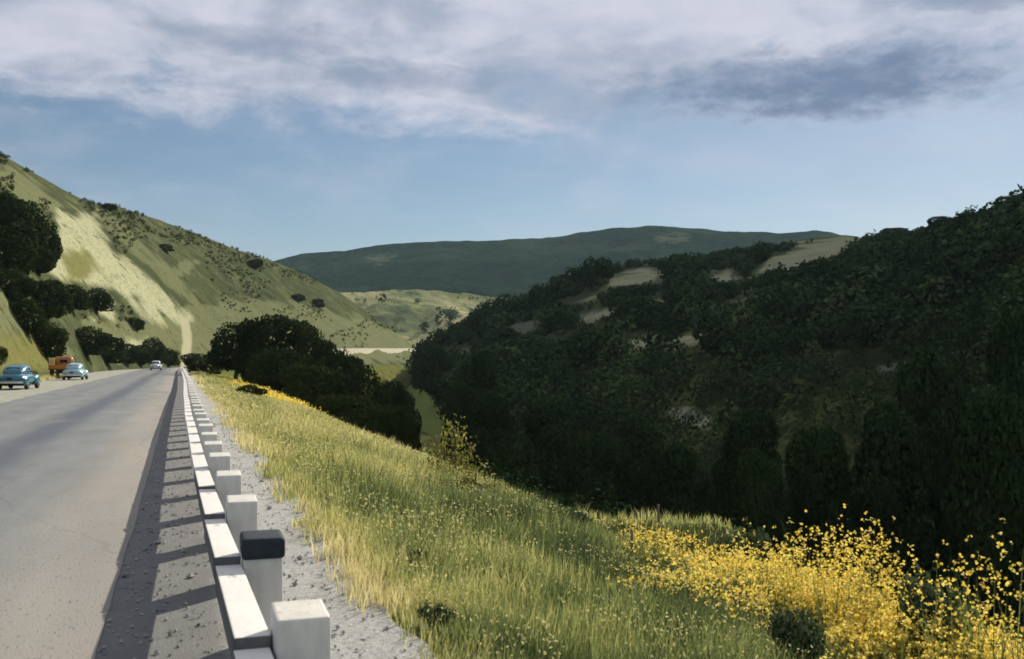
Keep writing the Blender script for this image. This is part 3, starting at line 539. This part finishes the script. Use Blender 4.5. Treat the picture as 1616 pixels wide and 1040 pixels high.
def mustard(xs, ys, hs, fl, rg, spread=0.16):
    """many mustard stalks: stem and leaf blades plus petal clusters at the top"""
    n = len(xs); zs = ground_z(xs, ys); V1, Q, T, A1, C, S = [], [], [], [], [], []; off_ = 0
    for i in range(5):
        v, a, b, t = blades(xs + rg.normal(0, 0.05, n), ys + rg.normal(0, 0.05, n), hs * rg.uniform(0.5, 1.0, n), np.full(n, 0.013), rg.uniform(0.15, 0.75, n), rg, 0.28)
        V1.append(v); Q.append(a + off_); T.append(b + off_); A1.append(t); off_ += len(v)
    m = n * fl; i = np.repeat(np.arange(n), fl); f = 1 - rg.random(m) ** 1.6 * 0.55
    c = np.stack([xs[i] + rg.normal(0, spread, m) * (1.2 - f * 0.5), ys[i] + rg.normal(0, spread, m) * (1.2 - f * 0.5), zs[i] + hs[i] * f * rg.uniform(0.92, 1.06, m)], 1)
    k = 3; cc = np.repeat(c, k, 0) + rg.normal(0, 0.013, (m * k, 3)); vv, ff = leaf_cards(cc, rg.normal(size=cc.shape) + np.array([0, 0, .5]), 0.024, rg, 1.1)
    return np.concatenate(V1), np.concatenate(Q), np.concatenate(T), np.concatenate(A1), vv, ff, np.repeat(rg.random(len(cc)), 4)
def mustard_objects(parts, stem_name, petal_name, parent=None):
    V1, Q, T, A1, vv, ff, pt = parts
    a = link(stem_name, np_mesh(stem_name, V1, [Q, T], 'stalk', {'tint': A1}), parent); b = link(petal_name, np_mesh(petal_name, vv, ff, 'petal', {'tint': pt}), parent); return a, b
# loose mustard bloom over the brow on the right, dense along the crest
rg = np.random.default_rng(99); n = 9000; u_ = rg.uniform(980, 1760, n); t_ = rg.uniform(6.0, 16.5, n); bx, by, _ = bearing(u_, np.full(n, 900.0)); xs, ys = bx * t_, by * t_
core = np.exp(-((u_ - 1420 - (t_ - 10) * -20) / 190) ** 2) + 0.45 * np.exp(-((u_ - 1110) / 90) ** 2 - ((t_ - 13.5) / 1.6) ** 2) + 0.75 * sstep(u_, 1420, 1560)
k = rg.random(n) < 0.50 * (core + 0.10) * sstep(fbm(xs * 1.1, ys * 1.1, 61, 3), 0.36, 0.56) * sstep(xs, 3.6, 5.6)
xs, ys = xs[k], ys[k]; hs = rg.uniform(0.35, 0.72, len(xs)) * (0.8 + 0.35 * sstep(xs, 4.5, 7.0))
a, b = mustard_objects(mustard(xs, ys, hs, 18, rg), 'mustard_stems', 'mustard_flowers'); stuff(a); stuff(b)
# golden bloom on the far grass bank beside the oak row
n = 3600; d = rg.uniform(4.5, 11, n); ys = rg.uniform(62, 140, n); k = fbm(d * 0.3, ys * 0.08, 63, 3) > 0.36; d, ys = d[k], ys[k]; xs = d + road_x(ys); m = len(xs)
c = np.repeat(np.stack([xs, ys, ground_z(xs, ys) + 0.35], 1), 5, 0) + rg.normal(0, 1, (m * 5, 3)) * np.array([0.35, 0.35, 0.12])
v, f = leaf_cards(c, rg.normal(size=c.shape), 0.11, rg, 1.2); stuff(link('distant_flowers', np_mesh('distant_flowers', v, f, 'petal', {'tint': np.repeat(rg.random(len(c)) * 0.6, 4)})))
def clump(label, u, vt, t, wpx, n, fl, seed):
    rg_ = np.random.default_rng(seed); bx_, by_, s2 = bearing(u, vt); x0, y0 = float(bx_ * t), float(by_ * t); h = EYE + float(s2) * t - float(ground_z(x0, y0)); r = wpx * t / FPX * 0.5
    th = rg_.uniform(0, 6.283, n); rr = np.sqrt(rg_.random(n)) * r; xs_, ys_ = x0 + rr * np.cos(th), y0 + rr * np.sin(th); hs_ = h * (1.0 - 0.42 * (rr / r) ** 1.5) * rg_.uniform(0.72, 1.0, n)
    t0 = thing('mustard_plant', label, 'wildflower', (x0, y0, float(ground_z(x0, y0))), 0, 'tall mustard plants on the brow'); o = mustard_objects(mustard(xs_, ys_, hs_, fl, rg_), 'foliage', 'bloom', t0); stuff(o[1])
    for q in o: q.location = (-x0, -y0, -float(ground_z(x0, y0)))
clump('tallest mustard plant in full yellow bloom on the brow', 1300, 786, 10.8, 150, 46, 9, 1)
clump('dense mustard plant right beside the tallest one, a solid yellow mass', 1372, 806, 10.2, 170, 70, 15, 2)
clump('sparse mustard plant at the right photo edge, flowers dotted against the dark trees', 1592, 772, 8.6, 150, 22, 8, 3)
clump('sparse mustard plant left of the one at the photo edge', 1490, 812, 9.0, 170, 26, 8, 4)
clump('low mustard plant at the right end of the grass bank', 1190, 822, 13.0, 90, 18, 8, 5)
clump('low bushy mustard between the grass bank and the tallest plant', 1236, 822, 12.0, 100, 30, 9, 6)
# leafy saplings at the brow left of the ravine
tree_px('sapling', 'slender yellow-leaved sapling on the brow against the dark ravine trees', 'sapling', 'bright', 716, 640, 92, 24)
tree_px('sapling', 'low leafy sapling right below the slender yellow one', 'sapling', 'bright', 752, 716, 100, 20)
tree_px('sapling', 'smallest leafy sapling, low left of the slender yellow one', 'sapling', 'bright', 690, 714, 70, 23)
for lab, u, vt, wp, t in (('dark green weed clump at the bottom of the mustard slope', 1262, 936, 96, 8.4), ('small dark weed at the gravel edge', 648, 858, 56, 9.2), ('dark weed clump under the right-hand mustard plants', 1470, 880, 120, 9.6),
                          ('dark weeds at the left end of the grass bank', 900, 796, 70, 17), ('dark weeds under the right end of the grass bank', 1165, 808, 110, 14.5), ('small weed at the lower gravel edge', 690, 944, 60, 7.0)):
    tree_px('weed', lab, 'weed', 'weed', u, vt, wp, t)
for lab, u, vt, vb, t in (('thin grey stake standing in the grass bank', 1038, 796, 872, 15.0), ('short leaning stake left of the thin grey one', 996, 840, 896, 13.4)):
    bx, by, s2 = bearing(u, vb); p = (float(bx * t), float(by * t)); z0 = float(ground_z(*p)); zt = EYE + float(bearing(u, vt)[2]) * t
    bm = bmesh.new(); tube(bm, [(0, 0, -0.1), (0.01, 0, (zt - z0) * 0.6), (0.02, 0.01, zt - z0)], [0.024, 0.022, 0.017], 6); o = link('wooden_stake', bm_mesh('wooden_stake', bm, 'grey_wood'), None, (p[0], p[1], z0)); tag(o, lab, 'stake')

# loose stones on the shoulder
rg = np.random.default_rng(3); n = 2600; xs = rg.uniform(-0.45, 1.75, n); ys = 3.5 + rg.random(n) ** 1.7 * 30; r = rg.uniform(0.006, 0.02, n) * (1 + (rg.random(n) > 0.97) * 1.2)
base = np.array([(1, 0, 0), (-1, 0, 0), (0, 1, 0), (0, -1, 0), (0, 0, .8), (0, 0, -.8)], float); tri = np.array([(0, 2, 4), (2, 1, 4), (1, 3, 4), (3, 0, 4), (2, 0, 5), (1, 2, 5), (3, 1, 5), (0, 3, 5)])
v = base[None] * r[:, None, None] * rg.uniform(0.6, 1.3, (n, 6, 1)); a = rg.uniform(0, 6.28, n); ca, sa = np.cos(a)[:, None], np.sin(a)[:, None]
v = np.stack([v[..., 0] * ca - v[..., 1] * sa, v[..., 0] * sa + v[..., 1] * ca, v[..., 2]], -1) + np.stack([xs, ys, r * 0.3], 1)[:, None, :]
stuff(link('loose_stones', np_mesh('loose_stones', v.reshape(-1, 3), (tri[None] + np.arange(n)[:, None, None] * 6).reshape(-1, 3), 'gravel')))

# ------------------------------------------------------------------ guardrail
GY = [-6, 0, 4.7, 8.6, 14, 25, 40, 65, 110, 170, 260]; GX = [0.36, 0.28, 0.235, 0.195, 0.15, 0.11, 0.12, 0.20, 0.12, -0.06, 1.7]
def rail_x(y): return float(np.interp(y, GY, GX))
def bevel_box(sx, sy, sz, bev, seg=2):
    bm = bmesh.new(); bmesh.ops.create_cube(bm, size=1.0); bmesh.ops.scale(bm, vec=(sx, sy, sz), verts=bm.verts)
    bmesh.ops.bevel(bm, geom=list(bm.edges), offset=bev, segments=seg, affect='EDGES', profile=0.6); return bm
S = 1.93; Y0 = 4.66
gr = thing('guardrail', 'long white timber guardrail on square posts along the road shoulder', 'guardrail', (0.53, Y0, 0.0))
pbm = bevel_box(0.25, 0.28, 1.0, 0.014)
for vv_ in pbm.verts:
    if vv_.co.z > 0.4: vv_.co.x *= 0.93; vv_.co.z += -0.02 * (vv_.co.y < 0)
bmesh.ops.translate(pbm, vec=(0, 0, 0.20), verts=pbm.verts); post_me = bm_mesh('post', pbm, 'post_paint', False)
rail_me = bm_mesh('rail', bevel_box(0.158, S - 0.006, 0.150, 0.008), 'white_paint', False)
def sides_mat(me, mat):                          # tops keep their paint, other faces greyer; on the posts that is painted-in shade
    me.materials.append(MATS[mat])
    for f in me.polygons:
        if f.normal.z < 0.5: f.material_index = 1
far_rail = bm_mesh('rail', bevel_box(0.158, S - 0.001, 0.150, 0.003), 'white_paint', False); far_rail.materials.append(MATS['side_paint'])
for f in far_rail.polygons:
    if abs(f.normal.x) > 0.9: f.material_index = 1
sides_mat(rail_me, 'dark_rail_side'); sides_mat(post_me, 'side_paint')
for i in range(-2, 92):
    y = Y0 + i * S
    xl = rail_x(y)
    p = link('post', post_me, gr); p.location = (xl + 0.158 + 0.002 + 0.127 - 0.53, y - Y0, random.uniform(-0.012, 0.012)); p.rotation_euler = (random.uniform(-.012, .012), random.uniform(-.012, .008), random.uniform(-.02, .02))
    if i == 1:
        p['label'] = 'post with a blackened cap'
        cb = bevel_box(0.262, 0.34, 0.13, 0.03, 3); bmesh.ops.translate(cb, vec=(0, 0, 0.652), verts=cb.verts); cp = link('post_cap', bm_mesh('post_cap', cb, 'blackened_cap'), p)
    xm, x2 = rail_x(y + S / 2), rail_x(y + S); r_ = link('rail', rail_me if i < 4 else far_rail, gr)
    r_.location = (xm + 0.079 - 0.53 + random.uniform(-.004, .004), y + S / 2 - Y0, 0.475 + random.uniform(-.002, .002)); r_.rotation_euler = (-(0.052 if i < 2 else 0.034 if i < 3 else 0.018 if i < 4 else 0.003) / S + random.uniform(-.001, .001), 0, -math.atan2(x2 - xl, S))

# ------------------------------------------------------------------ vehicles
def loft(secs, seg=20):
    """secs: (y, half width, z0, z1, exponent)"""
    bm = bmesh.new(); rings = []
    for (y, hw, z0, z1, ex) in secs:
        zc, hz = (z0 + z1) / 2, (z1 - z0) / 2; ring = []
        for k in range(seg):
            a = 2 * math.pi * (k + 0.5) / seg; c, s_ = math.cos(a), math.sin(a)
            ring.append(bm.verts.new((hw * math.copysign(abs(c) ** (2 / ex), c), y, zc + hz * math.copysign(abs(s_) ** (2 / ex), s_))))
        rings.append(ring)
    for a, b in zip(rings, rings[1:]):
        for k in range(seg): bm.faces.new((a[k], a[(k + 1) % seg], b[(k + 1) % seg], b[k]))
    bm.faces.new(rings[0][::-1]); bm.faces.new(rings[-1]); return bm
def wheel(parent, x, y, r, wdt):
    def disc(rad, wd2, hole):
        bm = bmesh.new(); prof = [(hole, -wd2 / 2), (rad * .93, -wd2 / 2), (rad, -wd2 / 4), (rad, wd2 / 4), (rad * .93, wd2 / 2), (hole, wd2 / 2)]; seg = 20; rings = []
        for k in range(seg): a = 2 * math.pi * k / seg; rings.append([bm.verts.new((q, p * math.cos(a), p * math.sin(a))) for p, q in prof])
        for k in range(seg):
            a, b = rings[k], rings[(k + 1) % seg]
            for j in range(len(prof)): bm.faces.new((a[j], a[(j + 1) % len(prof)], b[(j + 1) % len(prof)], b[j]))
        return bm
    wr = link('wheel', bm_mesh('tyre', disc(r, wdt, r * 0.6), 'rubber'), parent, (x, y, r)); link('rim', bm_mesh('rim', disc(r * 0.6, wdt * 0.8, 0.03), 'chrome'), wr)
def quad_panel(name, pts, mat, parent, thick=0.012):
    bm = bmesh.new(); vs_ = [bm.verts.new(p) for p in pts]; f = bm.faces.new(vs_); r = bmesh.ops.solidify(bm, geom=[f], thickness=thick); return link(name, bm_mesh(name, bm, mat, False), parent)
def box(name, c, s, mat, parent, bev=0.02):
    bm = bevel_box(*s, bev); bmesh.ops.translate(bm, vec=c, verts=bm.verts); return link(name, bm_mesh(name, bm, mat), parent)
def ellip(name, c, s, mat, parent):
    bm = bmesh.new(); bmesh.ops.create_uvsphere(bm, u_segments=16, v_segments=10, radius=1); bmesh.ops.scale(bm, vec=s, verts=bm.verts); bmesh.ops.translate(bm, vec=c, verts=bm.verts); return link(name, bm_mesh(name, bm, mat), parent)
def sedan(label, loc, rz, paint, k=1.0):
    """rounded 1940s sedan, nose towards +Y, origin on the ground"""
    t = thing('parked_car' if 'parked' in label else 'car', label, 'car', loc, rz); t.scale = (k, k, k)
    link('body', bm_mesh('body', loft([(-2.38, .30, .48, .72, 2.4), (-2.30, .62, .40, .86, 2.6), (-2.0, .80, .34, .98, 2.8), (-1.4, .88, .32, 1.04, 3), (-.4, .90, .31, 1.06, 3.2), (.5, .88, .31, 1.06, 3), (.9, .74, .32, 1.04, 2.6), (1.6, .60, .34, 1.01, 2.4), (2.15, .48, .38, .95, 2.3), (2.34, .32, .46, .82, 2.2)], 24), paint), t)
    roof = link('roof', bm_mesh('roof', loft([(-1.95, .40, .86, 1.04, 2.4), (-1.55, .60, .90, 1.30, 2.6), (-1.0, .67, .92, 1.52, 3), (-.3, .69, .92, 1.60, 3.2), (.25, .67, .92, 1.56, 3), (.55, .64, .92, 1.42, 2.8), (.90, .58, .95, 1.07, 2.6)], 24), paint), t)
    for sx in (-1, 1):
        ellip('fender', (sx * .74, 1.48, .56), (.20, .66, .38), paint, t); ellip('fender', (sx * .76, -1.45, .54), (.18, .66, .37), paint, t)
        for y_ in (1.45, -1.42): wheel(t, sx * .80, y_, .345, .19)
        quad_panel('side_window', [(sx * .672, -.86, 1.10), (sx * .690, -.12, 1.10), (sx * .640, -.14, 1.40), (sx * .628, -.70, 1.38)], 'window_glass', t)
        quad_panel('side_window', [(sx * .692, -.04, 1.10), (sx * .672, .50, 1.10), (sx * .628, .32, 1.36), (sx * .640, -.02, 1.40)], 'window_glass', t)
        hl = ellip('headlight', (sx * .68, 2.06, .74), (.10, .08, .10), 'lamp_clear', t); ellip('tail_light', (sx * .74, -2.04, .68), (.06, .05, .08), 'lamp_red', t)
    quad_panel('rear_window', [(-.42, -1.66, 1.19), (.42, -1.66, 1.19), (.38, -1.36, 1.40), (-.38, -1.36, 1.40)], 'window_glass', t, 0.05)
    quad_panel('windscreen', [(-.54, .86, 1.10), (.54, .86, 1.10), (.50, .60, 1.38), (-.50, .60, 1.38)], 'window_glass', t, -0.05)
    box('rear_bumper', (0, -2.46, .46), (1.66, .07, .12), 'chrome', t, .025); box('front_bumper', (0, 2.46, .46), (1.66, .07, .12), 'chrome', t, .025)
    gl = box('grille', (0, 2.31, .66), (.5, .08, .26), 'chrome', t, .02); box('plate', (0, -2.37, .70), (.32, .03, .15), 'dark_trim', t, .006)
    box('underbody', (0, 0, .30), (1.3, 3.9, .12), 'dark_trim', t, .02); return t
sedan('teal blue rounded sedan parked on the pullout at the left photo edge', (-9.55, 69.5, 0.0), R(-5), 'teal_paint', 0.96)
sedan('pale blue sedan parked beside the orange truck', (-9.1, 100.5, 0.0), R(-3), 'pale_blue_paint', 0.96)
sedan('pale grey car driving on the road far ahead', (-4.1, 190, 0.004), R(180), 'grey_paint', 1.05)
t = thing('flatbed_truck', 'orange truck with tall wooden side racks parked on the pullout behind the blue car', 'truck', (-11.0, 109.5, 0.0), R(-2))
link('cab', bm_mesh('cab', loft([(-.10, .80, .62, 1.95, 4), (.1, .86, .60, 2.16, 4), (.8, .86, .60, 2.18, 3.6), (1.15, .80, .62, 1.98, 3.4), (1.32, .74, .64, 1.40, 3)], 24), 'orange_paint'), t)
link('hood', bm_mesh('hood', loft([(1.2, .62, .62, 1.36, 3), (1.9, .54, .62, 1.32, 2.8), (2.5, .46, .62, 1.26, 2.8), (2.62, .36, .70, 1.14, 2.6)], 20), 'orange_paint'), t)
for sx in (-1, 1):
    ellip('fender', (sx * .78, 2.05, .72), (.20, .62, .32), 'orange_paint', t); wheel(t, sx * .82, 2.05, .42, .22); wheel(t, sx * .84, -1.55, .44, .30)
    ellip('headlight', (sx * .52, 2.62, 1.02), (.12, .10, .12), 'lamp_clear', t); quad_panel('side_window', [(sx * .866, .12, 1.46), (sx * .868, .92, 1.46), (sx * .80, .84, 1.94), (sx * .81, .14, 1.96)], 'window_glass', t)
    sd = box('side_rack', (sx * .98, -1.55, 1.26), (.05, 2.85, .12), 'orange_paint', t, .01)
    for z_ in (1.52, 1.78): box('rack_board', (sx * .98, -1.55, z_), (.045, 2.85, .14), 'plank', t, .01)
    for y_ in (-2.9, -2.0, -1.1, -.2): box('rack_stake', (sx * .935, y_, 1.45), (.045, .08, .98), 'plank', t, .008)
    ellip('tail_light', (sx * .80, -3.02, .86), (.06, .05, .06), 'lamp_red', t)
quad_panel('rear_window', [(-.36, -.115, 1.52), (.36, -.115, 1.52), (.34, -.10, 1.84), (-.34, -.10, 1.84)], 'window_glass', t, .04); quad_panel('windscreen', [(-.66, 1.33, 1.44), (.66, 1.33, 1.44), (.60, 1.16, 1.92), (-.60, 1.16, 1.92)], 'window_glass', t, -.06)
box('bed', (0, -1.55, .92), (2.0, 2.9, .12), 'plank', t, .015); box('tailgate', (0, -3.0, 1.14), (1.86, .05, .34), 'orange_paint', t, .012); box('chassis', (0, -.2, .58), (.80, 5.2, .18), 'dark_trim', t, .02)
box('rear_bumper', (0, -3.08, .60), (1.7, .08, .14), 'dark_trim', t, .02); box('front_bumper', (0, 2.78, .52), (1.7, .08, .14), 'dark_trim', t, .02)

# ------------------------------------------------------------------ air
HZ = 0.000045
bm = bmesh.new(); bmesh.ops.create_cube(bm, size=1.0); bmesh.ops.scale(bm, vec=(13000, 10400, 400), verts=bm.verts); bmesh.ops.translate(bm, vec=(0, 4500, 400 / 2 - 34), verts=bm.verts)
hm = bpy.data.materials.new('haze'); hm.use_nodes = True; N = NT(hm.node_tree); N.n.clear(); pv_ = N.new('ShaderNodeVolumePrincipled'); pv_.inputs['Color'].default_value = (0.62, 0.80, 0.95, 1); pv_.inputs['Density'].default_value = HZ
pv_.inputs['Anisotropy'].default_value = 0.0; oo = N.new('ShaderNodeOutputMaterial'); N.l.new(pv_.outputs[0], oo.inputs['Volume']); MATS['haze'] = hm
stuff(link('haze', bm_mesh('haze', bm, 'haze', False)))
